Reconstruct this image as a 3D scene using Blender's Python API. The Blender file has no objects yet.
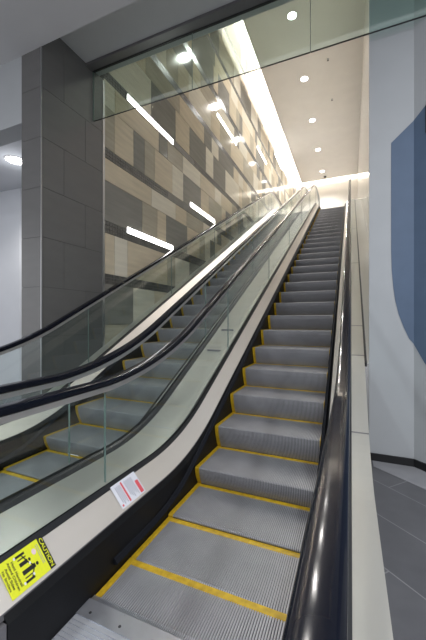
import bpy, bmesh, math, random
from mathutils import Vector, Matrix
random.seed(7)
C = bpy.context.scene.collection
SC = bpy.context.scene

# ------------------------------------------------------------------ camera
EYE = 1.42
cd = bpy.data.cameras.new('camera'); cam = bpy.data.objects.new('camera', cd); C.objects.link(cam)
cam.location = (0, 0, EYE); cam.rotation_euler = (math.pi/2, 0, math.atan(138/320))
cd.sensor_fit = 'VERTICAL'; cd.sensor_height = 36; cd.sensor_width = 24; cd.lens = 18; cd.clip_start = 0.02
SC.camera = cam
# ------------------------------------------------------------------ world, exposure
W = bpy.data.worlds.new('World'); SC.world = W; W.use_nodes = True
bg = W.node_tree.nodes['Background']; bg.inputs[0].default_value = (0.62, 0.63, 0.66, 1); bg.inputs[1].default_value = 1.1
SC.view_settings.view_transform = 'Standard'; SC.view_settings.look = 'None'
SC.view_settings.gamma = 1; SC.view_settings.use_curve_mapping = False
SC.view_settings.exposure = 0.8

# ------------------------------------------------------------------ lights of the place (large)
def area(name, loc, rot, sx, sy, power, col=(1, .95, .88)):
    l = bpy.data.lights.new(name, 'AREA'); l.shape = 'RECTANGLE'; l.size = sx; l.size_y = sy; l.energy = power; l.color = col
    o = bpy.data.objects.new(name, l); C.objects.link(o); o.location = loc; o.rotation_euler = rot; return o
ZC = 10.42            # main ceiling over the shaft
XW = -3.40           # stone wall plane
XR = 0.36            # glossy white wall plane
ZT = 6.08            # upper floor level
# cove strip lying on the ceiling's edge, shining up and to the wall
area('cove_strip_light', (-2.80, 12.9, ZC+.20), (0, math.radians(115), 0), .14, 18.0, 230, (1, .955, .90))
area('end_cove_strip_light', (-1.3, 21.5, ZC+.18), (math.radians(105), 0, 0), 3.2, .12, 38, (1, .95, .86))

# ------------------------------------------------------------------ helpers
def link(o, parent=None):
    C.objects.link(o)
    if parent: o.parent = parent
    return o
def obj(name, bm, mats, parent=None, smooth=False):
    me = bpy.data.meshes.new(name)
    bmesh.ops.recalc_face_normals(bm, faces=bm.faces)
    if smooth:
        for f in bm.faces: f.smooth = True
    bm.to_mesh(me); bm.free()
    for m in (mats if isinstance(mats, (list, tuple)) else [mats]): me.materials.append(m)
    o = bpy.data.objects.new(name, me); link(o, parent)
    if smooth:
        try: me.set_sharp_from_angle(angle=math.radians(35))
        except Exception: pass
    return o
def raw(name, vs, fs, mats, parent=None, mi=None):
    me = bpy.data.meshes.new(name); me.from_pydata(vs, [], fs)
    for m in (mats if isinstance(mats, (list, tuple)) else [mats]): me.materials.append(m)
    if mi: me.polygons.foreach_set('material_index', mi)
    me.update()
    return link(bpy.data.objects.new(name, me), parent)
def tag(o, label, cat, group=None):
    o['label'] = label; o['category'] = cat
    if group: o['group'] = group
    return o
def struct(o): o['kind'] = 'structure'; return o
def thing(name, label, cat, loc=(0, 0, 0), group=None):
    o = bpy.data.objects.new(name, None); C.objects.link(o); o.location = loc; o.empty_display_size = .1
    return tag(o, label, cat, group)
def box(bm, x0, x1, y0, y1, z0, z1, mi=0):
    v = [bm.verts.new(p) for p in ((x0,y0,z0),(x1,y0,z0),(x1,y1,z0),(x0,y1,z0),(x0,y0,z1),(x1,y0,z1),(x1,y1,z1),(x0,y1,z1))]
    for f in ((0,3,2,1),(4,5,6,7),(0,1,5,4),(1,2,6,5),(2,3,7,6),(3,0,4,7)):
        bm.faces.new([v[i] for i in f]).material_index = mi
def boxo(name, b, m, parent=None, bev=0):
    bm = bmesh.new(); box(bm, *b)
    if bev: bmesh.ops.bevel(bm, geom=bm.edges[:], offset=bev, segments=2, affect='EDGES')
    return obj(name, bm, m, parent)
def prism(bm, pts, axis, a, b, mi=0):
    """pts: 2-D outline, extruded along axis from a to b"""
    def P(p, t): return {'x': (t, p[0], p[1]), 'y': (p[0], t, p[1]), 'z': (p[0], p[1], t)}[axis]
    A = [bm.verts.new(P(p, a)) for p in pts]; B = [bm.verts.new(P(p, b)) for p in pts]; n = len(pts)
    bm.faces.new(A[::-1]).material_index = mi; bm.faces.new(B).material_index = mi
    for i in range(n): bm.faces.new((A[i], A[(i+1) % n], B[(i+1) % n], B[i])).material_index = mi
def lathe(bm, prof, cx, cy, n=28, zoff=0):
    rings = []
    for r, z in prof:
        rings.append([bm.verts.new((cx+r*math.cos(2*math.pi*i/n), cy+r*math.sin(2*math.pi*i/n), z+zoff)) for i in range(n)])
    for a, b in zip(rings, rings[1:]):
        for i in range(n): bm.faces.new((a[i], a[(i+1) % n], b[(i+1) % n], b[i]))
    if prof[0][0] > 1e-4: bm.faces.new(rings[0])
    if prof[-1][0] > 1e-4: bm.faces.new(rings[-1][::-1])

# ------------------------------------------------------------------ escalator geometry
SL = 0.51
def ramp(u, s): return 0 if u <= -s else (u if u >= s else (u+s)**2/(4*s))
def prof(y, c, s): return SL*(ramp(y-c, s)-ramp(y-c-ZT/SL, s))
def PS(y): return prof(y, 2.074, .30)        # steps
def PD(y): return prof(y, 2.43, .45)         # decks
def PR(y): return prof(y, 2.04, .70)         # handrail
def samples(y0, y1, corners, d=.08):
    ys = [y0]; y = y0
    while y < y1-1e-6:
        near = any(c-.95 < y < c+.95 for c in corners)
        y = min(y1, y+(d if near else .6)); ys.append(y)
    return ys
CN = (2.2, 2.2+ZT/SL)
def sweep(name, sec, fn, y0, y1, mats, parent=None, mi=None, smooth=False, closed=True):
    bm = bmesh.new(); rows = []
    for y in samples(y0, y1, CN):
        z = fn(y); rows.append([bm.verts.new((p[0], y, p[1]+z)) for p in sec])
    n = len(sec)
    for a, b in zip(rows, rows[1:]):
        for i in range(n if closed else n-1):
            f = bm.faces.new((a[i], a[(i+1) % n], b[(i+1) % n], b[i]))
            if mi: f.material_index = mi[i]
    if closed: bm.faces.new(rows[0][::-1]); bm.faces.new(rows[-1])
    return obj(name, bm, mats, parent, smooth)

# ------------------------------------------------------------------ materials
def mat(name, col, rough=.5, metal=0., nscale=0, namt=0., nrough=0., stretch=(1,1,1), spec=.5, bump=0., coat=0.):
    m = bpy.data.materials.new(name); m.use_nodes = True; nt = m.node_tree; N = nt.nodes; L = nt.links
    b = N['Principled BSDF']; b.inputs['Base Color'].default_value = (*col, 1); b.inputs['Roughness'].default_value = rough
    b.inputs['Metallic'].default_value = metal; b.inputs['Specular IOR Level'].default_value = spec
    b.inputs['Coat Weight'].default_value = coat
    if nscale:
        tc = N.new('ShaderNodeTexCoord'); mp = N.new('ShaderNodeMapping'); mp.inputs['Scale'].default_value = stretch
        no = N.new('ShaderNodeTexNoise'); no.inputs['Scale'].default_value = nscale; no.inputs['Detail'].default_value = 5
        L.new(tc.outputs['Object'], mp.inputs[0]); L.new(mp.outputs[0], no.inputs['Vector'])
        cr = N.new('ShaderNodeMapRange'); cr.inputs[3].default_value = 1-namt; cr.inputs[4].default_value = 1+namt
        cr.inputs[1].default_value = .3; cr.inputs[2].default_value = .7
        L.new(no.outputs[0], cr.inputs[0])
        mx = N.new('ShaderNodeVectorMath'); mx.operation = 'SCALE'; mx.inputs[0].default_value = col
        L.new(cr.outputs[0], mx.inputs['Scale']); L.new(mx.outputs[0], b.inputs['Base Color'])
        if nrough:
            r2 = N.new('ShaderNodeMapRange'); r2.inputs[3].default_value = max(.02, rough-nrough); r2.inputs[4].default_value = rough+nrough
            r2.inputs[1].default_value = .3; r2.inputs[2].default_value = .7
            L.new(no.outputs[0], r2.inputs[0]); L.new(r2.outputs[0], b.inputs['Roughness'])
        if bump:
            bp = N.new('ShaderNodeBump'); bp.inputs['Strength'].default_value = bump; bp.inputs['Distance'].default_value = .01
            L.new(no.outputs[0], bp.inputs['Height']); L.new(bp.outputs[0], b.inputs['Normal'])
    return m
def emis(name, col, s):
    m = bpy.data.materials.new(name); m.use_nodes = True; nt = m.node_tree; nt.nodes.clear()
    e = nt.nodes.new('ShaderNodeEmission'); e.inputs[0].default_value = (*col, 1); e.inputs[1].default_value = s
    o = nt.nodes.new('ShaderNodeOutputMaterial'); nt.links.new(e.outputs[0], o.inputs[0]); return m
def glass(name, tint, refl=1.0, f0=1.45):
    m = bpy.data.materials.new(name); m.use_nodes = True; nt = m.node_tree; nt.nodes.clear(); N = nt.nodes; L = nt.links
    t = N.new('ShaderNodeBsdfTransparent'); t.inputs[0].default_value = (*tint, 1)
    g = N.new('ShaderNodeBsdfGlossy'); g.inputs['Roughness'].default_value = .01; g.inputs[0].default_value = (refl, refl, refl, 1)
    fr = N.new('ShaderNodeFresnel'); ge = N.new('ShaderNodeNewGeometry')
    mr = N.new('ShaderNodeMapRange'); mr.inputs[3].default_value = f0; mr.inputs[4].default_value = 1/f0   # same reflectance from both sides of the pane
    L.new(ge.outputs['Backfacing'], mr.inputs[0]); L.new(mr.outputs[0], fr.inputs[0])
    mx = N.new('ShaderNodeMixShader'); o = N.new('ShaderNodeOutputMaterial')
    L.new(fr.outputs[0], mx.inputs[0]); L.new(t.outputs[0], mx.inputs[1]); L.new(g.outputs[0], mx.inputs[2]); L.new(mx.outputs[0], o.inputs[0])
    return m
M = {}
M['cream_metal'] = mat('cream_metal', (.64, .59, .54), .42, .4, 4, .02, 0, (1, .2, 1))
M['deck_metal'] = mat('deck_metal', (.55, .53, .485), .34, .55, 4, .03, 0, (1, .2, 1))
M['black_skirt'] = mat('black_skirt', (.005, .005, .006), .45, 0, 3, .3, 0, spec=.25)
M['black_rubber'] = mat('black_rubber', (.006, .007, .012), .10, 0, 5, .1, spec=.18)
M['gasket'] = mat('gasket', (.02, .02, .022), .35)
M['aluminium'] = mat('aluminium', (.60, .60, .61), .30, .8, 8, .03, 0, (1, .1, 1))
M['plate'] = mat('ribbed_plate', (.50, .51, .55), .45, .5, 8, .03, 0)
M['trim_metal'] = mat('trim_metal', (.22, .21, .22), .35, .6)
M['tread_rib'] = mat('tread_rib', (.36, .355, .375), .45, .3, 6, .08, 0)
M['tread_groove'] = mat('tread_groove', (.035, .035, .042), .6, .2)
M['yellow'] = mat('demarcation_yellow', (.52, .33, .012), .5, 0, 25, .25)
M['comb_metal'] = mat('comb_metal', (.50, .51, .56), .33, .8, 14, .07, .06)
M['screw'] = mat('screw_metal', (.08, .08, .09), .4, .8)
M['glass'] = glass('balustrade_glass', (.945, .98, .972), f0=1.35)
M['glass_edge'] = mat('glass_edge', (.13, .18, .165), .3)
M['baffle_glass'] = glass('baffle_glass', (.86, .93, .90), f0=1.5)
M['ceil_grey'] = mat('ceiling_grey_paint', (.60, .60, .61), .75, 0, 2, .02)
M['ceil_white'] = mat('ceiling_warm_white_paint', (.85, .82, .78), .7, 0, 2, .02)
M['wall_white'] = mat('wall_white_paint', (.62, .64, .68), .7, 0, 2, .03)
M['mural_wall'] = mat('wall_pale_grey_paint', (.37, .385, .40), .6, 0, 3, .03)
M['mural_blue'] = mat('mural_blue', (.075, .115, .185), .55, 0, 5, .05)
M['mural_black'] = mat('mural_black', (.01, .01, .012), .5)
M['white_panel'] = mat('glossy_white_panel', (.70, .68, .64), .12, 0, 1, .02, coat=.5)
M['base_black'] = mat('baseboard_black', (.006, .006, .007), .35)
M['grout'] = mat('grout', (.20, .185, .16), .7)
M['st_beige'] = mat('stone_beige', (.60, .52, .39), .085, 0, 5, .10, 0, (.3, .3, 3), spec=.14)
M['st_cream'] = mat('stone_cream', (.70, .65, .54), .085, 0, 5, .08, 0, (.3, .3, 3), spec=.14)
M['st_grey'] = mat('stone_grey', (.25, .24, .215), .085, 0, 5, .10, 0, (.3, .3, 3), spec=.14)
M['st_taupe'] = mat('stone_taupe', (.42, .38, .30), .085, 0, 5, .10, 0, (.3, .3, 3), spec=.14)
M['st_mosaic'] = mat('stone_mosaic', (.13, .125, .115), .22, 0, 8, .15)
M['dark_tile'] = mat('dark_porcelain', (.125, .122, .12), .26, 0, 3, .04, .0, (1, 1, 3))
M['dark_joint'] = mat('dark_joint', (.03, .03, .03), .7)
M['steel_trim'] = mat('steel_trim', (.5, .5, .52), .3, .9)
M['white_paint'] = mat('fixture_white', (.75, .75, .75), .5)
M['dark_plastic'] = mat('dark_plastic', (.03, .03, .03), .3)
M['lamp'] = emis('downlight_glow', (1, .97, .92), 14)
M['tube'] = emis('linear_glow', (1, .97, .93), 9)
M['sk_yellow'] = mat('sticker_yellow', (.72, .74, .02), .4, 0, 60, .04)
M['sk_black'] = mat('sticker_black', (.012, .012, .01), .4)
M['sk_white'] = mat('sticker_white', (.72, .72, .78), .4, 0, 60, .03)
M['sk_red'] = mat('sticker_red', (.70, .10, .12), .4)
M['sk_grey'] = mat('sticker_grey', (.30, .30, .36), .4)
M['sk_pink'] = mat('sticker_pink', (.75, .55, .60), .4)
M['brush'] = mat('brush_fibre', (.008, .009, .013), .6, 0, 200, .3, spec=.14)

# floor tile material
def tile_mat(name, c1, c2, joint, w, h, rot, jw, rough=.3):
    m = mat(name, c1, rough); nt = m.node_tree; N = nt.nodes; L = nt.links; b = N['Principled BSDF']
    tc = N.new('ShaderNodeTexCoord'); mp = N.new('ShaderNodeMapping'); mp.inputs['Rotation'].default_value = rot
    br = N.new('ShaderNodeTexBrick'); br.inputs['Color1'].default_value = (*c1, 1); br.inputs['Color2'].default_value = (*c2, 1)
    br.inputs['Mortar'].default_value = (*joint, 1); br.inputs['Scale'].default_value = 1; br.inputs['Mortar Size'].default_value = jw
    br.inputs['Brick Width'].default_value = w; br.inputs['Row Height'].default_value = h
    no = N.new('ShaderNodeTexNoise'); no.inputs['Scale'].default_value = 6; no.inputs['Detail'].default_value = 6
    mx = N.new('ShaderNodeMix'); mx.data_type = 'RGBA'; mx.blend_type = 'MULTIPLY'; mx.inputs[0].default_value = .35
    L.new(tc.outputs['Object'], mp.inputs[0]); L.new(mp.outputs[0], br.inputs[0]); L.new(tc.outputs['Object'], no.inputs['Vector'])
    L.new(br.outputs[0], mx.inputs[6]); L.new(no.outputs[0], mx.inputs[7]); L.new(mx.outputs[2], b.inputs['Base Color'])
    return m
M['floor'] = tile_mat('floor_dark_tile', (.13, .13, .14), (.11, .11, .12), (.26, .26, .27), 1.2, .42, (0, 0, math.radians(41)), .004)
M['floor_light'] = mat('floor_light_strip', (.26, .26, .275), .35, 0, 6, .08)

# ------------------------------------------------------------------ the setting
def sbox(name, b, m): return struct(boxo(name, b, m))
bm = bmesh.new()     # the lobby floor stops at the two escalator pits
for q in ((-12, -3.35, -6, 12), (.13, 6, -6, 12), (-3.35, .13, -6, .25), (-3.35, .13, 5.0, 12)): box(bm, *q, -.2, 0)
box(bm, -3.35, .13, .25, 5.0, -.45, -.40)
struct(obj('floor', bm, M['floor']))
bm = bmesh.new(); prism(bm, [(.20, 3.46), (.56, 3.17), (1.6, 2.25), (1.6, 2.62), (.56, 3.6), (.20, 3.6)], 'z', .0005, .004)
struct(obj('trim_1', bm, M['floor_light']))
sbox('floor_upper', (XW-.05, 1.5, 15.0, 22.2, ZT-.25, ZT-.005), M['floor_light'])

# grey ceiling in front, upper soffit up to the glass baffle, and beyond
sbox('ceiling_front', (-12, 4, -6, 2.70, 4.69, 4.95), M['ceil_grey'])
sbox('ceiling_soffit', (-12, 4, 2.70, 3.66, 5.01, 5.25), M['ceil_grey'])
sbox('trim_2', (XW, 4, 3.40, 3.52, 4.975, 5.01), M['trim_metal'])
sbox('wall_bulkhead', (-12, 4, 3.60, 3.66, 5.25, ZC+.7), M['wall_white'])
# lobby to the left of the column
sbox('trim_3', (-12, -3.745, 2.70, 2.95, 3.86, 4.69), M['mural_wall'])
sbox('ceiling_left', (-12, -3.745, 2.95, 8.5, 4.06, 4.3), M['wall_white'])
bm = bmesh.new(); prism(bm, [(-12, 4.0), (-6.1, 4.35), (-5.55, 4.9), (-5.3, 4.9), (-5.3, 5.3), (-12, 5.3)], 'z', 0, 4.06)
struct(obj('wall_left_lobby', bm, M['wall_white']))
bm = bmesh.new(); box(bm, -5.3, -3.745, 4.9, 5.2, 0, 4.06)
struct(obj('wall_left_return', bm, M['wall_white']))

# ceiling over the shaft with its cove, the end wall
YE = 22.0
sbox('ceiling', (-2.98, 1.5, 3.66, YE-.35, ZC, ZC+.10), M['ceil_white'])
sbox('ceiling_edge', (-2.98, -2.94, 3.66, YE-.35, ZC+.10, ZC+.24), M['ceil_white'])
sbox('ceiling_cove_top', (XW-.1, -2.6, 3.66, YE+.2, ZC+.60, ZC+.70), M['ceil_white'])
sbox('wall_cove', (-2.70, -2.60, 3.66, YE-.7, ZC+.10, ZC+.60), M['ceil_white'])
sbox('ceiling_end_cove_top', (-2.6, 1.5, YE-.8, YE+.2, ZC+.50, ZC+.60), M['ceil_white'])
sbox('wall_end_cove', (-2.6, 1.5, YE-.8, YE-.7, ZC+.10, ZC+.50), M['ceil_white'])
sbox('wall_back', (XW, 1.5, YE, YE+.2, ZT-.1, ZC+.7), M['ceil_white'])
# right wall of the shaft: glossy white panels above a sloping ledge
bm = bmesh.new()
y = 3.66
while y < YE-.1:
    y2 = min(YE, y+2.4)
    box(bm, XR, XR+.06, y+.004, y2-.004, 0, ZC); y = y2
box(bm, XR+.01, XR+.12, 3.66, YE, 0, ZC)
struct(obj('wall_right', bm, M['white_panel']))
struct(sweep('trim_6', [(.153, .330), (.153, .345), (XR-.001, .345), (XR-.001, .330)], PD, 3.68, 15.7, M['white_panel']))
struct(sweep('trim_shadow_gap', [(.129, .30), (.129, .340), (.152, .340), (.152, .30)], PD, 3.68, 15.7, M['gasket']))  # black strip stands in for the shadow gap between deck and ledge
XM = .17
struct(sweep('trim_8', [(-3.362, .345), (-3.362, .360), (XW+.001, .360), (XW+.001, .345)], PD, 2.72, 15.7, M['deck_metal']))
# mural wall, facing the camera, bending towards it
D2 = Vector((1, -.9, 0)).normalized()
def p2(t, off=0):  # point on the bent panel, t along, off towards the room
    nrm = Vector((-.9, -1, 0)).normalized()
    q = Vector((.561, 3.62, 0)) + D2*t + nrm*off
    return (q.x, q.y)
bm = bmesh.new()
e = p2(2.6)
prism(bm, [(XM, 3.62), (.561, 3.62), e, (e[0]+.2, e[1]+.1), (.60, 3.66), (XM, 3.66)], 'z', 0, 5.2)
struct(obj('wall_mural', bm, M['mural_wall']))
bm = bmesh.new()
a = p2(0, .015); b_ = p2(2.6, .015)
prism(bm, [(XM+.002, 3.605), (.555, 3.605), b_, p2(2.6, .001), (.5605, 3.619), (XM+.002, 3.619)], 'z', .002, .075)
struct(obj('baseboard_right', bm, M['base_black']))

# ------------------------------------------------------------------ mural shape: a vinyl panel on both faces of the wall
E_ = EYE
L1 = [(.366, 1.757), (.561, 1.935), (.561, -.235), (.52, -.182), (.475, -.075), (.43, .059), (.40, .20), (.383, .34), (.371, .50), (.366, .695)]
L2 = [(0, 1.935), (.125, 2.02), (.34, 2.45), (1.2, 3.1), (1.2, -1.0), (.5, -.80), (.30, -.64), (.20, -.52), (.10, -.40), (0, -.235)]
vs, fs, mi = [], [], []
def addpoly(pts, mk):
    n = len(pts); b0 = len(vs)
    for off in (.001, .004):
        for u, z in pts: vs.append(mk(u, z, off))
    fs.append(list(range(b0, b0+n))); fs.append(list(range(b0+2*n-1, b0+n-1, -1)))
    for i in range(n): fs.append([b0+i, b0+(i+1) % n, b0+n+(i+1) % n, b0+n+i])
addpoly(L1, lambda u, z, off: (u, 3.62-off, z+E_))
addpoly(L2, lambda u, z, off: (*p2(u, off), z+E_))
mural = raw('wall_mural_graphic', vs, fs, M['mural_blue'])
tag(mural, 'large dark blue curved graphic on the pale right wall', 'mural')
vs, fs = [], []
addpoly([(.112, 2.005), (.30, 2.36), (.30, 1.2), (.112, 1.76)], lambda u, z, off: (*p2(u, off+.004), z+E_))
raw('black_stripe', vs, fs, M['mural_black'], mural)['label'] = 'black shape at the upper edge of the blue graphic'

# ------------------------------------------------------------------ stone wall on the left
def stone_wall():
    bm = bmesh.new()
    mats = [M['grout'], M['st_beige'], M['st_cream'], M['st_grey'], M['st_taupe'], M['st_mosaic']]
    box(bm, XW-.2, XW-.012, 3.76, 22.0, 0, ZC+.6, 0)
    zs = []
    # course joints, world z: thin dark mosaic bands between courses
    z = .02; band = [1.97+.0, 2.72, 3.87, 5.02, 6.17, 7.32, 8.47]
    courses = [(0, .75, 'm'), (.75, 1.35, 't'), (1.35, 1.97, 't'), (1.97, 2.12, 'b'), (2.12, 2.74, 't'),
               (2.74, 2.92, 'b'), (2.92, 3.53, 't'), (3.53, 3.87, 't'), (3.87, 4.03, 'b'), (4.03, 4.66, 't'),
               (4.66, 5.05, 't'), (5.05, 5.20, 'b'), (5.20, 5.86, 't'), (5.86, 6.28, 't'), (6.28, 6.44, 'b'), (6.44, 7.06, 't'),
               (7.06, 7.5, 't'), (7.5, 7.68, 'b'), (7.68, 8.3, 't'), (8.3, 8.7, 't'), (8.7, 8.85, 'b'), (8.85, 9.5, 't'), (9.5, 9.9, 't'), (9.9, 10.06, 'b'), (10.06, 11.0, 't')]
    rnd = random.Random(11)
    def cell(y0, y1, z0, z1, k):
        g = .004; v = [bm.verts.new(p) for p in ((XW-.012, y0+g, z0+g), (XW-.012, y1-g, z0+g), (XW-.012, y1-g, z1-g), (XW-.012, y0+g, z1-g),
                                                  (XW, y0+g, z0+g), (XW, y1-g, z0+g), (XW, y1-g, z1-g), (XW, y0+g, z1-g))]
        for f in ((4,5,6,7), (0,1,5,4), (1,2,6,5), (2,3,7,6), (3,0,4,7)): bm.faces.new([v[i] for i in f]).material_index = k
    for z0, z1, kind in courses:
        if kind == 'b':
            y = 3.76
            while y < 21.95:
                L = rnd.choice((1.2, 1.8, 2.4)); y2 = min(22.0, y+L)
                if (y < 4 or rnd.random() < .6) and y < 11:
                    nz = 3; h = (z1-z0)/nz; ny = max(1, int((y2-y)/.06))
                    for i in range(ny):
                        for j in range(nz):
                            cell(y+(y2-y)*i/ny, y+(y2-y)*(i+1)/ny, z0+h*j, z0+h*(j+1), 5)
                else: cell(y, y2, z0, z1, 5)
                y = y2
        elif kind == 'm':
            y = 3.76; k = 0
            while y < 21.95: cell(y, min(22.0, y+.9), z0, z1, (3, 1, 4, 2)[k % 4]); y += .9; k += 1
        else:
            y = 3.76 - rnd.random()*.3; last = 0
            while y < 21.95:
                L = rnd.choice((.32, .48, .64, .9, 1.25)); y2 = min(22.0, y+L)
                k = rnd.choice([q for q in (1, 1, 2, 2, 3, 3, 4) if q != last]); last = k
                cell(max(y, 3.76), y2, z0, z1, k); y = y2
    return struct(obj('wall_left', bm, mats))
stone_wall()
# column clad in dark tile
bm = bmesh.new()
CX0, CX1, CY0, CY1 = -3.745, XW, 2.70, 3.76
box(bm, CX0+.01, CX1-.01, CY0+.01, CY1, 0, 5.01, 1)
zj = [0, .62, 1.22, 1.82, 2.42, 3.02, 3.62, 4.22, 5.01]
for i, (z0, z1) in enumerate(zip(zj, zj[1:])):
    g = .002
    box(bm, CX0, CX1-.012, CY0, CY0+.012, z0+g, z1-g, 0)         # front face
    ym = 3.03 if i % 2 else 3.39
    box(bm, CX1-.012, CX1, CY0+.012, ym-g, z0+g, z1-g, 0); box(bm, CX1-.012, CX1, ym+g, CY1, z0+g, z1-g, 0)
struct(obj('wall_column', bm, [M['dark_tile'], M['dark_joint']]))
struct(boxo('trim_4', (CX1-.008, CX1+.003, CY0-.003, CY0+.008, 0, 4.685), M['steel_trim']))
struct(boxo('trim_5', (CX1-.002, CX1+.006, CY1-.03, CY1+.01, 0, 5.0), M['steel_trim']))

# ------------------------------------------------------------------ glass smoke baffle
baf = thing('glass_smoke_baffle', 'clear green tinted glass screen hanging from the ceiling above the escalators', 'glass screen', (0, 3.53, 4.99))
xs = [-3.385, -1.80, -.395, 1.02, 2.4]
for a, b in zip(xs, xs[1:]):
    o = boxo('glass_pane', (a+.003, b-.003, -.006, .006, -.725, -.02), M['baffle_glass'], baf)
    boxo('pane_edge', (a+.003, b-.003, -.0065, .0065, -.731, -.725), M['gasket'], o)
    boxo('pane_joint', (b-.004, b+.002, -.0062, .0062, -.725, -.02), M['glass_edge'], o)
boxo('pane_end', (-3.393, -3.382, -.007, .007, -.725, -.02), M['glass_edge'], baf)
boxo('ceiling_channel', (-3.39, 2.4, -.014, .014, -.024, .012), M['gasket'], baf)

# ------------------------------------------------------------------ escalators
def rib_mesh(name, h, hn):
    """step: origin at nose top-left corner; h riser height, hn next riser height"""
    rec = .07*min(1, h/.2); recn = .07*min(1, hn/.2); back = .43+recn
    path = []
    if h > .012:
        for i in range(6):
            t = i/5; path.append((rec*(1-t)**1.6+.004, -h+.0+(h-.012)*t))
    path += [(.004, -.006) if h > .012 else (.0, -.012), (.012, 0), (back-.042, 0)]
    W_ = 1.0; e = .034; n = 74; pitch = (W_-2*e)/n; rw = pitch*.60; dp = .009
    vs, fs, mi = [], [], []
    # normals of the path (outward)
    nr = []
    for i in range(len(path)):
        a = path[max(0, i-1)]; b = path[min(len(path)-1, i+1)]
        d = Vector((b[0]-a[0], b[1]-a[1])).normalized(); nr.append((-d.y, d.x))
    def strip(x0, x1, offA, pm, full=False):
        b0 = len(vs)
        for (py, pz), (ny, nz) in zip(path, nr):
            for x in (x0, x1): vs.append((x, py-ny*offA if False else py - (-ny)*(-offA) if False else py+ny*(-offA), pz+nz*(-offA)))
        for i in range(len(path)-1):
            q = b0+2*i; fs.append((q, q+1, q+3, q+2)); mi.append(pm)
    strip(0, W_, dp, 1)
    for r in range(n):
        x0 = e+pitch*r+(pitch-rw)/2; x1 = x0+rw
        b0 = len(vs)
        for (py, pz), (ny, nz) in zip(path, nr):
            vs.append((x0, py-ny*dp, pz-nz*dp)); vs.append((x0, py, pz)); vs.append((x1, py, pz)); vs.append((x1, py-ny*dp, pz-nz*dp))
        for i in range(len(path)-1):
            q = b0+4*i
            for j in range(3): fs.append((q+j, q+j+1, q+j+5, q+j+4)); mi.append(0)
    # body sides / bottom
    b0 = len(vs)
    vs.extend([(0, .03, -.03), (W_, .03, -.03), (W_, back, -.03), (0, back, -.03), (0, back, -.002), (W_, back, -.002)])
    fs.append((b0, b0+1, b0+2, b0+3)); mi.append(1); fs.append((b0+3, b0+2, b0+5, b0+4)); mi.append(1)
    me = bpy.data.meshes.new(name); me.from_pydata(vs, [], fs); me.materials.append(M['tread_rib']); me.materials.append(M['tread_groove'])
    me.polygons.foreach_set('material_index', mi); me.update()
    # yellow edging
    ys, yf = [], []
    bm = bmesh.new()
    for x0, x1 in ((0, e), (W_-e, W_)):
        rows = []
        for (py, pz), (ny, nz) in zip(path[:-1]+[(back, 0)], nr):
            rows.append([bm.verts.new(p) for p in ((x0, py-ny*.01, pz-nz*.01), (x0, py+ny*.002, pz+nz*.002), (x1, py+ny*.002, pz+nz*.002), (x1, py-ny*.01, pz-nz*.01))])
        for a, b in zip(rows, rows[1:]):
            for j in range(3): bm.faces.new((a[j], a[j+1], b[j+1], b[j]))
    box(bm, e, W_-e, back-.042, back-.002, -.012, .001)
    ym = bpy.data.meshes.new('demarcation_line'); bmesh.ops.recalc_face_normals(bm, faces=bm.faces); bm.to_mesh(ym); bm.free(); ym.materials.append(M['yellow'])
    return me, ym
CACHE = {}
def make_steps(root, x0, wd=1.0):
    ys = [1.13+.43*k for k in range(0, 34)]
    for k in range(0, 33):
        y = ys[k]
        if y > 14.9: break
        z = PS(y); h = z-PS(y-.43) if k else 0; hn = PS(y+.43)-z
        key = (round(h, 3), round(hn, 3))
        if key not in CACHE: CACHE[key] = rib_mesh('step', h, hn)
        me, ym = CACHE[key]
        s = bpy.data.objects.new('step', me); link(s, root); s.location = (x0, y, z); s.scale = (wd, 1, 1)
        d = bpy.data.objects.new('demarcation_line', ym); link(d, s)
def handrail(root, x):
    # path in (y, z)
    zc = 1.030; ybot = -.25; ytop = 15.55; r = .30
    pts = []
    top = samples(ybot, ytop, (2.0, 2.0+ZT/SL), .07)
    line = [(y, zc+PR(y)) for y in top]
    bot = []
    for i in range(1, 13):
        a = math.pi*i/12; bot.append((ybot-r*math.sin(a), zc-r+r*math.cos(a)))
    end = []
    for i in range(1, 13):
        a = math.pi*i/12; end.append((ytop+r*math.sin(a), zc+ZT-r+r*math.cos(a)))
    pts = [(ybot+.35, zc-2*r)]+bot[::-1]+line+end+[(ytop-.35, zc+ZT-2*r)]
    def sw(name, sec, m, smooth):
        bm = bmesh.new(); rows = []
        for i, (y, z) in enumerate(pts):
            a = pts[max(0, i-1)]; b = pts[min(len(pts)-1, i+1)]
            d = Vector((b[0]-a[0], b[1]-a[1])).normalized(); n = (-d.y, d.x)
            rows.append([bm.verts.new((x+u, y+n[0]*w, z+n[1]*w)) for u, w in sec])
        k = len(sec)
        for a, b in zip(rows, rows[1:]):
            for j in range(k): bm.faces.new((a[j], a[(j+1) % k], b[(j+1) % k], b[j]))
        bm.faces.new(rows[0][::-1]); bm.faces.new(rows[-1])
        return obj(name, bm, m, root, smooth)
    sec = []
    w, t = .036, .021   # half width, half thickness, rounded
    rr = .013
    for cx, cz, a0 in ((w-rr, t-rr, 0), (-w+rr, t-rr, 90), (-w+rr, -t+rr, 180), (w-rr, -t+rr, 270)):
        for j in range(6):
            q = math.radians(a0+18*j); sec.append((cx+rr*math.cos(q), cz+rr*math.sin(q)))
        if a0 == 0: sec += [(w*.3, t+.0006), (0, t+.0008), (-w*.3, t+.0006)]
    sw('handrail', sec, M['black_rubber'], True)
    sw('handrail_guide', [(-.022, -.052), (.022, -.052), (.026, -.017), (-.026, -.017)], M['aluminium'], False)
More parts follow.
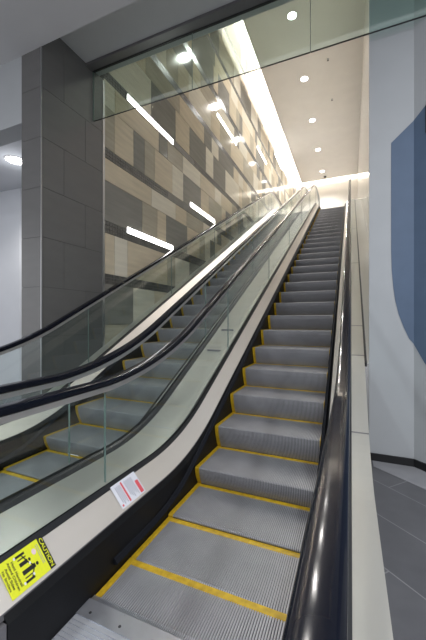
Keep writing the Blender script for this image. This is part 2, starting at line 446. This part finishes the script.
def glass_panels(root, x, joints, ybot=-.25, ytop=15.55):
    js = [ybot-.02]+[j for j in joints if ybot < j < ytop]+[ytop+.02]
    for i, (a, b) in enumerate(zip(js, js[1:])):
        top = [(y, .980+PR(y)) for y in samples(a+.003, b-.003, (2.0, 2.0+ZT/SL), .07)]
        low = [(y, .36+PD(y)) for y in samples(a+.003, b-.003, CN, .07)]
        outline = low + top[::-1]
        if i == 0: outline += [(a-.265*math.sin(math.pi*k/10), .715+.265*math.cos(math.pi*k/10)) for k in range(1, 9)]
        if i == len(js)-2:
            outline = low + [(b+.265*math.sin(math.pi*k/10), ZT+.715+.265*math.cos(math.pi*k/10)) for k in range(8, 0, -1)] + top[::-1]
        bm = bmesh.new(); prism(bm, outline, 'x', x-.006, x+.006)
        g = obj('glass_panel', bm, M['glass'], root)
        if i < len(js)-2:
            bm = bmesh.new(); prism(bm, [(b-.002, .43+PD(b)), (b+.001, .43+PD(b)), (b+.001, .980+PR(b)), (b-.002, .980+PR(b))], 'x', x-.0065, x+.0065)
            obj('panel_joint', bm, M['glass_edge'], g)
Y0, Y1 = -.45, 15.75
def side(root, xe, s, joints, outer=True):
    """xe: step edge, s: +1 right, -1 left of the steps"""
    def X(u): return xe+s*u
    def sec(pts): return [(X(u), z) for u, z in pts]
    sweep('skirt_panel', sec([(.006, -.30), (.006, .24), (.03, .27), (.045, .27), (.045, -.30)]), PD_skirt, .82, 15.3, M['black_skirt'], root)
    sweep('inner_deck', sec([(.034, .275), (.142, .382), (.152, .372), (.05, .262)]), PD, Y0, Y1, M['cream_metal'], root)
    sweep('deck_edge_trim', sec([(.026, .255), (.033, .276), (.050, .268), (.046, .250)]), PD, Y0, Y1, M['trim_metal'], root)
    sweep('glass_gasket', sec([(.140, .36), (.142, .388), (.158, .412), (.163, .365)]), PD, Y0, Y1, M['gasket'], root)
    sweep('glass_gasket', sec([(.177, .355), (.178, .405), (.194, .395), (.214, .374), (.214, .350)]), PD, Y0, Y1, M['gasket'], root)
    sweep('newel_skirt', sec([(.006, 0), (.006, .25), (.045, .25), (.045, 0)]), lambda y: 0, Y0, .815, M['trim_metal'], root)
    sweep('skirt_brush', sec([(-.020, .060), (-.020, .066), (-.002, .088), (.006, .092), (.006, .055), (.0, .055)]), PS, 1.42, 14.6, M['brush'], root)
    if outer:
        sweep('outer_deck', sec([(.213, .355), (.213, .370), (.338, .370), (.338, .355)]), PD, Y0, Y1, M['deck_metal'], root)
        bm = bmesh.new()
        yy = samples(Y0, Y1, CN); pts = [(y, PD(y)+.355) for y in yy]
        low = [(Y1, ZT-.7), (13.6, ZT-1.3), (3.2, 0), (Y0, 0)]
        a, b = X(.326), X(.338)
        prism(bm, pts+low, 'x', min(a, b), max(a, b))
        obj('side_cladding', bm, M['deck_metal'], root)
    handrail(root, X(.170)); glass_panels(root, X(.170), joints)
def PD_skirt(y): return PD(y) if PD(y) < PS(y) else PD(y)
def comb(root, x0, y, z, flip=1, wd=1.0):
    bm = bmesh.new()
    a, b = sorted((y, y-.09*flip))
    box(bm, x0-.004, x0+wd+.004, a, b, z-.012, z+.006)
    n = 100
    for i in range(n):                     # teeth
        xx = x0+i*wd/n+.003; a, b = sorted((y-.001*flip, y+.028*flip)); box(bm, xx, xx+.004, a, b, z-.004, z+.003)
    p = obj('comb_plate', bm, M['comb_metal'], root)
    for i in range(6):
        bm = bmesh.new(); lathe(bm, [(.007, z+.0055), (.007, z+.0075), (.004, z+.008), (.0001, z+.008)], x0+.06+i*.176, y-.062*flip, 12)
        obj('screw', bm, M['screw'], p)
    bm = bmesh.new(); a, b = sorted((y-.09*flip, y-.98*flip)); box(bm, x0-.004, x0+wd+.004, a, b, z-.012, z+.001)
    t = a
    while t < b-.012:
        box(bm, x0+.004, x0+wd-.004, t+.003, t+.014, z+.001, z+.006); t += .021
    obj('landing_plate', bm, M['plate'], root)
def escalator(label, x0, jl, jr, outer, wd=1.0):
    root = thing('escalator', label, 'escalator', (0, 0, 0))
    make_steps(root, x0, wd)
    side(root, x0, -1, jl, 'l' in outer); side(root, x0+wd, 1, jr, 'r' in outer)
    comb(root, x0, 1.24, 0.008, 1, wd); comb(root, x0, 14.93, ZT+.008, -1, wd)
    # truss underside
    bm = bmesh.new()
    pts = [(Y0, -.1), (1.2, -.1), (2.4, -.1), (14.3, ZT-.22), (15.6, ZT-.22), (15.6, ZT-.75), (13.9, ZT-1.0), (4.0, -.1+.55), (3.3, 0.001), (Y0, .001)]
    pts = [(2.75, .02), (14.2, ZT-.22), (15.6, ZT-.22), (15.6, ZT-.85), (13.8, ZT-1.1), (3.4, .02)]
    prism(bm, pts, 'x', x0-.03, x0+wd+.03)
    obj('truss', bm, M['black_skirt'], root)
    return root
ja = [1.534+2.13*k for k in range(7)]; jb = [1.64+2.26*k for k in range(7)]; jc = [3.235+2.13*k-2.13 for k in range(8)]
ea = escalator('near escalator with grey ribbed steps rising from the bottom of the photo', -1.21, ja, ja, 'r')
eb = escalator('far escalator to the left, against the stone wall, seen through the glass', -3.02, jc, jb, 'l', 1.06)

# joints on the right-hand outer deck (transverse cover strips)
def strip_y(root, name, x0, x1, yc, w, zoff, m, fn=PD):
    bm = bmesh.new(); a = fn(yc-w/2)+zoff; b = fn(yc+w/2)+zoff
    v = [bm.verts.new(p) for p in ((x0, yc-w/2, a), (x1, yc-w/2, a), (x1, yc+w/2, b), (x0, yc+w/2, b), (x0, yc-w/2, a+.002), (x1, yc-w/2, a+.002), (x1, yc+w/2, b+.002), (x0, yc+w/2, b+.002))]
    for f in ((0,3,2,1),(4,5,6,7),(0,1,5,4),(1,2,6,5),(2,3,7,6),(3,0,4,7)): bm.faces.new([v[i] for i in f])
    return obj(name, bm, m, root)
for yc in (2.75, 3.75, 4.35, 6.6, 9.2): strip_y(ea, 'deck_joint', -.02, .127, yc, .012, .3695, M['trim_metal'])

# cover between the two escalators
cov = thing('deck_cover', 'grey metal cover deck between the two escalators', 'deck cover')
xa, xb = -1.21-.2145, -1.96+.2145
sweep('deck_sheet', [(xa, .355), (xa, .370), (xb, .370), (xb, .355)], PD, Y0, Y1, M['deck_metal'], cov)
for yc in (2.49, 4.9, 7.3, 9.7, 12.1): strip_y(cov, 'deck_joint', xb+.002, xa-.002, yc, .010, .3695, M['aluminium'])
for yc in (3.72, 4.20):
    bm = bmesh.new(); z = .370+PD(yc); box(bm, -1.68, -1.50, yc-.008, yc+.008, z-.004, z+.02)
    bmesh.ops.bevel(bm, geom=bm.edges[:], offset=.003, segments=2, affect='EDGES')
    obj('anti_slide_stop', bm, M['trim_metal'], cov)

# ------------------------------------------------------------------ lamps
def downlight(name, label, x, y, z, power, group, rad=.125, spot=True, size=2.3):
    t = thing(name, label, 'ceiling light', (x, y, z), group)
    bm = bmesh.new(); lathe(bm, [(rad*1.18, 0), (rad*1.18, -.006), (rad*1.0, -.010), (rad*.98, -.003)], 0, 0, 32); obj('trim_ring', bm, M['white_paint'], t)
    bm = bmesh.new(); lathe(bm, [(rad*.98, -.002), (rad*.98, -.006), (.0001, -.008)], 0, 0, 32); obj('lens', bm, M['lamp'], t)
    l = bpy.data.lights.new('downlight_beam', 'SPOT'); l.energy = power; l.spot_size = size; l.spot_blend = .6; l.shadow_soft_size = rad; l.color = (1, .965, .92)
    o = bpy.data.objects.new('downlight_beam', l); C.objects.link(o); o.location = (0, 0, -.03); o.parent = t
    return t
names = ['nearest of the row, seen through the glass screen', 'second of the row, just below the glass screen', 'third of the row', 'fourth of the row', 'last of the row, nearest the end wall']
for i, nme in enumerate(names):
    downlight('downlight', 'round recessed downlight in the high ceiling, '+nme, -1.60, 9.613+2.70*i, ZC, 370, 'downlights in the shaft ceiling')
downlight('downlight', 'oval looking round downlight in the lobby ceiling left of the dark column', -5.09, 3.56, 4.06, 90, None, .14)
l = bpy.data.lights.new('downlight_glow', 'POINT'); l.energy = 2.5; l.shadow_soft_size = .1; l.color = (.95, .97, 1)  # added point light, lifts the lobby ceiling that the spot leaves dark
o = bpy.data.objects.new('downlight_glow', l); C.objects.link(o); o.location = (-5.09, 3.56, 3.80)
# added fill lights without fixtures, around and behind the camera, brightening the foreground
for x, y in ((-3.0, -1.6), (0.4, -1.6), (2.4, .9)):
    l = bpy.data.lights.new('lobby_fill', 'AREA'); l.shape = 'DISK'; l.size = .5; l.energy = 70; l.color = (.93, .96, 1)
    o = bpy.data.objects.new('lobby_fill', l); C.objects.link(o); o.location = (x, y, 4.66)
# linear lights recessed in the stone wall
lin = [(4.294, 5.76, 3.684+E_, 'upper left, longest looking, crossing below the glass screen'), (4.294, 5.742, 1.488+E_, 'lowest, close to the dark column'),
       (6.548, 7.952, 2.66+E_, 'just above the far handrail'), (8.163, 9.754, 5.67+E_, 'high in the middle of the wall'), (12.261, 13.714, 6.82+E_, 'far up the wall'),
       (15.51, 17.15, 8.08+E_, 'farthest and highest, near the ceiling cove')]
for y0, y1, z, d in lin:
    t = thing('wall_light', 'slim linear light in the stone wall, '+d, 'wall light', (XW, (y0+y1)/2, z), 'linear lights in the stone wall')
    h = (y1-y0)/2
    boxo('housing', (.0005, .012, -h-.012, h+.012, -.055, .055), M['aluminium'], t)
    boxo('diffuser', (.012, .020, -h, h, -.045, .045), M['tube'], t)
# sprinkler heads and a camera dome
for x, y, d in ((-.729, 11.70, 'nearer the glass screen'), (-.711, 13.89, 'farther up the ceiling')):
    t = thing('sprinkler_head', 'tiny dark sprinkler head in the white ceiling, '+d, 'sprinkler', (x, y, ZC), 'sprinklers in the ceiling')
    bm = bmesh.new(); lathe(bm, [(.035, 0), (.035, -.008), (.012, -.012), (.012, -.04)], 0, 0, 16); obj('cap', bm, M['steel_trim'], t)
    bm = bmesh.new(); lathe(bm, [(.010, -.04), (.03, -.052), (.03, -.056), (.0001, -.057)], 0, 0, 16); obj('deflector', bm, M['dark_plastic'], t)
t = thing('security_camera', 'small dark dome camera on the ceiling beyond the last downlight', 'security camera', (-1.492, 21.14, ZC))
bm = bmesh.new(); lathe(bm, [(.10, 0), (.10, -.03), (.085, -.035)], 0, 0, 24); obj('housing', bm, M['white_paint'], t)
bm = bmesh.new(); lathe(bm, [(.08, -.03), (.078, -.06), (.06, -.095), (.03, -.115), (.0001, -.12)], 0, 0, 24); obj('dome', bm, M['dark_plastic'], t, True)

# ------------------------------------------------------------------ stickers on the near escalator's inner deck
def sticker(name, label, y0, y1, base_mat, u0=.012, u1=.160, ysc=1):
    # frame: local x runs down the slope of the deck (towards the steps), local y along +Y
    pa = Vector((-1.21-.150, 0, .405)); pb = Vector((-1.21-.034, 0, .275)); ax = (pb-pa).normalized()
    nrm = ax.cross(Vector((0, 1, 0))).normalized()
    if nrm.z < 0: nrm = -nrm
    t = thing(name, label, 'sticker', (0, 0, 0))
    c = pa + ax*u0; t.matrix_world = Matrix(((ax.x, 0, nrm.x, c.x), (ax.y, 1, nrm.y, y0), (ax.z, 0, nrm.z, c.z), (0, 0, 0, 1)))
    t.scale = (1, ysc, 1)
    w = u1-u0; h = y1-y0
    boxo('backing', (0, w, 0, h, .0004, .0012), base_mat, t)
    return t, w, h
def flat(t, name, pts, m, z=.0013):
    bm = bmesh.new(); prism(bm, pts, 'z', z, z+.0005); return obj(name, bm, m, t)
def text(t, s, x, y, size, m, align='CENTER', sx=1, name='lettering'):
    cu = bpy.data.curves.new(name, 'FONT'); cu.body = s; cu.size = size; cu.align_x = align; cu.align_y = 'CENTER'; cu.extrude = .0003; cu.offset = size*.012
    o = bpy.data.objects.new(name, cu); C.objects.link(o)
    bpy.context.view_layer.update()
    me = bpy.data.meshes.new_from_object(o); bpy.data.objects.remove(o)
    me.materials.clear(); me.materials.append(m)
    q = bpy.data.objects.new(name, me); link(q, t); q.location = (x, y, .0022); q.scale = (sx, 1, 1); return q
def rct(x0, x1, y0, y1): return [(x0, y0), (x1, y0), (x1, y1), (x0, y1)]
t, w, h = sticker('caution_sticker', 'yellow caution sticker with a black header on the near escalator deck, bottom left', .865, 1.145, M['sk_yellow'], ysc=.74)
flat(t, 'header', rct(0, w, h-.036, h), M['sk_black'])
text(t, 'CAUTION', w/2, h-.018, .030, M['sk_yellow'])
text(t, 'Hold Handrail', w/2, .070, .019, M['sk_black']); text(t, 'Attend Children', w/2, .050, .018, M['sk_black'])
text(t, 'Avoid Sides', w/2, .030, .019, M['sk_black']); text(t, 'No Strollers', w/2, .011, .017, M['sk_black'])
def bar(x0, y0, x1, y1, wd):
    d = Vector((x1-x0, y1-y0)).normalized(); n = Vector((-d.y, d.x))*wd/2
    return [(x0-n.x, y0-n.y), (x1-n.x, y1-n.y), (x1+n.x, y1+n.y), (x0+n.x, y0+n.y)]
def disc(cx, cy, r, n=16): return [(cx+r*math.cos(2*math.pi*i/n), cy+r*math.sin(2*math.pi*i/n)) for i in range(n)]
k = w/.15
# pictogram: adult holding a child between two handrails
flat(t, 'pictogram', bar(.018*k, .095, .018*k, .150, .010), M['sk_black']); flat(t, 'pictogram', bar(.034*k, .100, .034*k, .150, .005), M['sk_black'])
flat(t, 'pictogram', bar(.128*k, .095, .128*k, .150, .010), M['sk_black']); flat(t, 'pictogram', bar(.112*k, .100, .112*k, .145, .005), M['sk_black'])
flat(t, 'pictogram', bar(.055*k, .100, .055*k, .150, .016), M['sk_black']); flat(t, 'pictogram', disc(.055*k, .161, .007), M['sk_black'])
flat(t, 'pictogram', bar(.090*k, .098, .090*k, .178, .018), M['sk_black']); flat(t, 'pictogram', disc(.090*k, .190, .008), M['sk_black'])
flat(t, 'pictogram', bar(.090*k, .172, .124*k, .138, .006), M['sk_black']); flat(t, 'pictogram', bar(.090*k, .170, .058*k, .146, .006), M['sk_black'])
flat(t, 'pictogram', bar(.055*k, .146, .020*k, .128, .006), M['sk_black'])
flat(t, 'prohibition_mark', disc(.040*k, .200, .013), M['sk_pink'])
for x0, y0 in ((.070*k, .155), (.118*k, .150), (.018*k, .088), (.128*k, .088)): flat(t, 'highlight_spot', disc(x0, y0, .006, 10), M['sk_white'], .0019)
for i in range(2): flat(t, 'fine_print', rct(.02*k, .11*k, h-.050-i*.010, h-.047-i*.010), M['sk_grey'])
t, w, h = sticker('notice_sticker', 'small white notice sticker with red headings on the near escalator deck', 1.545, 1.775, M['sk_white'])
flat(t, 'heading', rct(.055, w-.008, h-.040, h-.010), M['sk_red'])
for i in range(6): flat(t, 'fine_print', rct(.018, w-.014-(i % 3)*.012, h-.058-i*.0125, h-.053-i*.0125), M['sk_grey'])
flat(t, 'heading', rct(.010, w-.010, h-.152, h-.138), M['sk_red'])
for i in range(4): flat(t, 'fine_print', rct(.018, w-.016-(i % 2)*.014, h-.166-i*.0125, h-.161-i*.0125), M['sk_grey'])
flat(t, 'heading', rct(w-.022, w-.010, .012, .024), M['sk_red'])
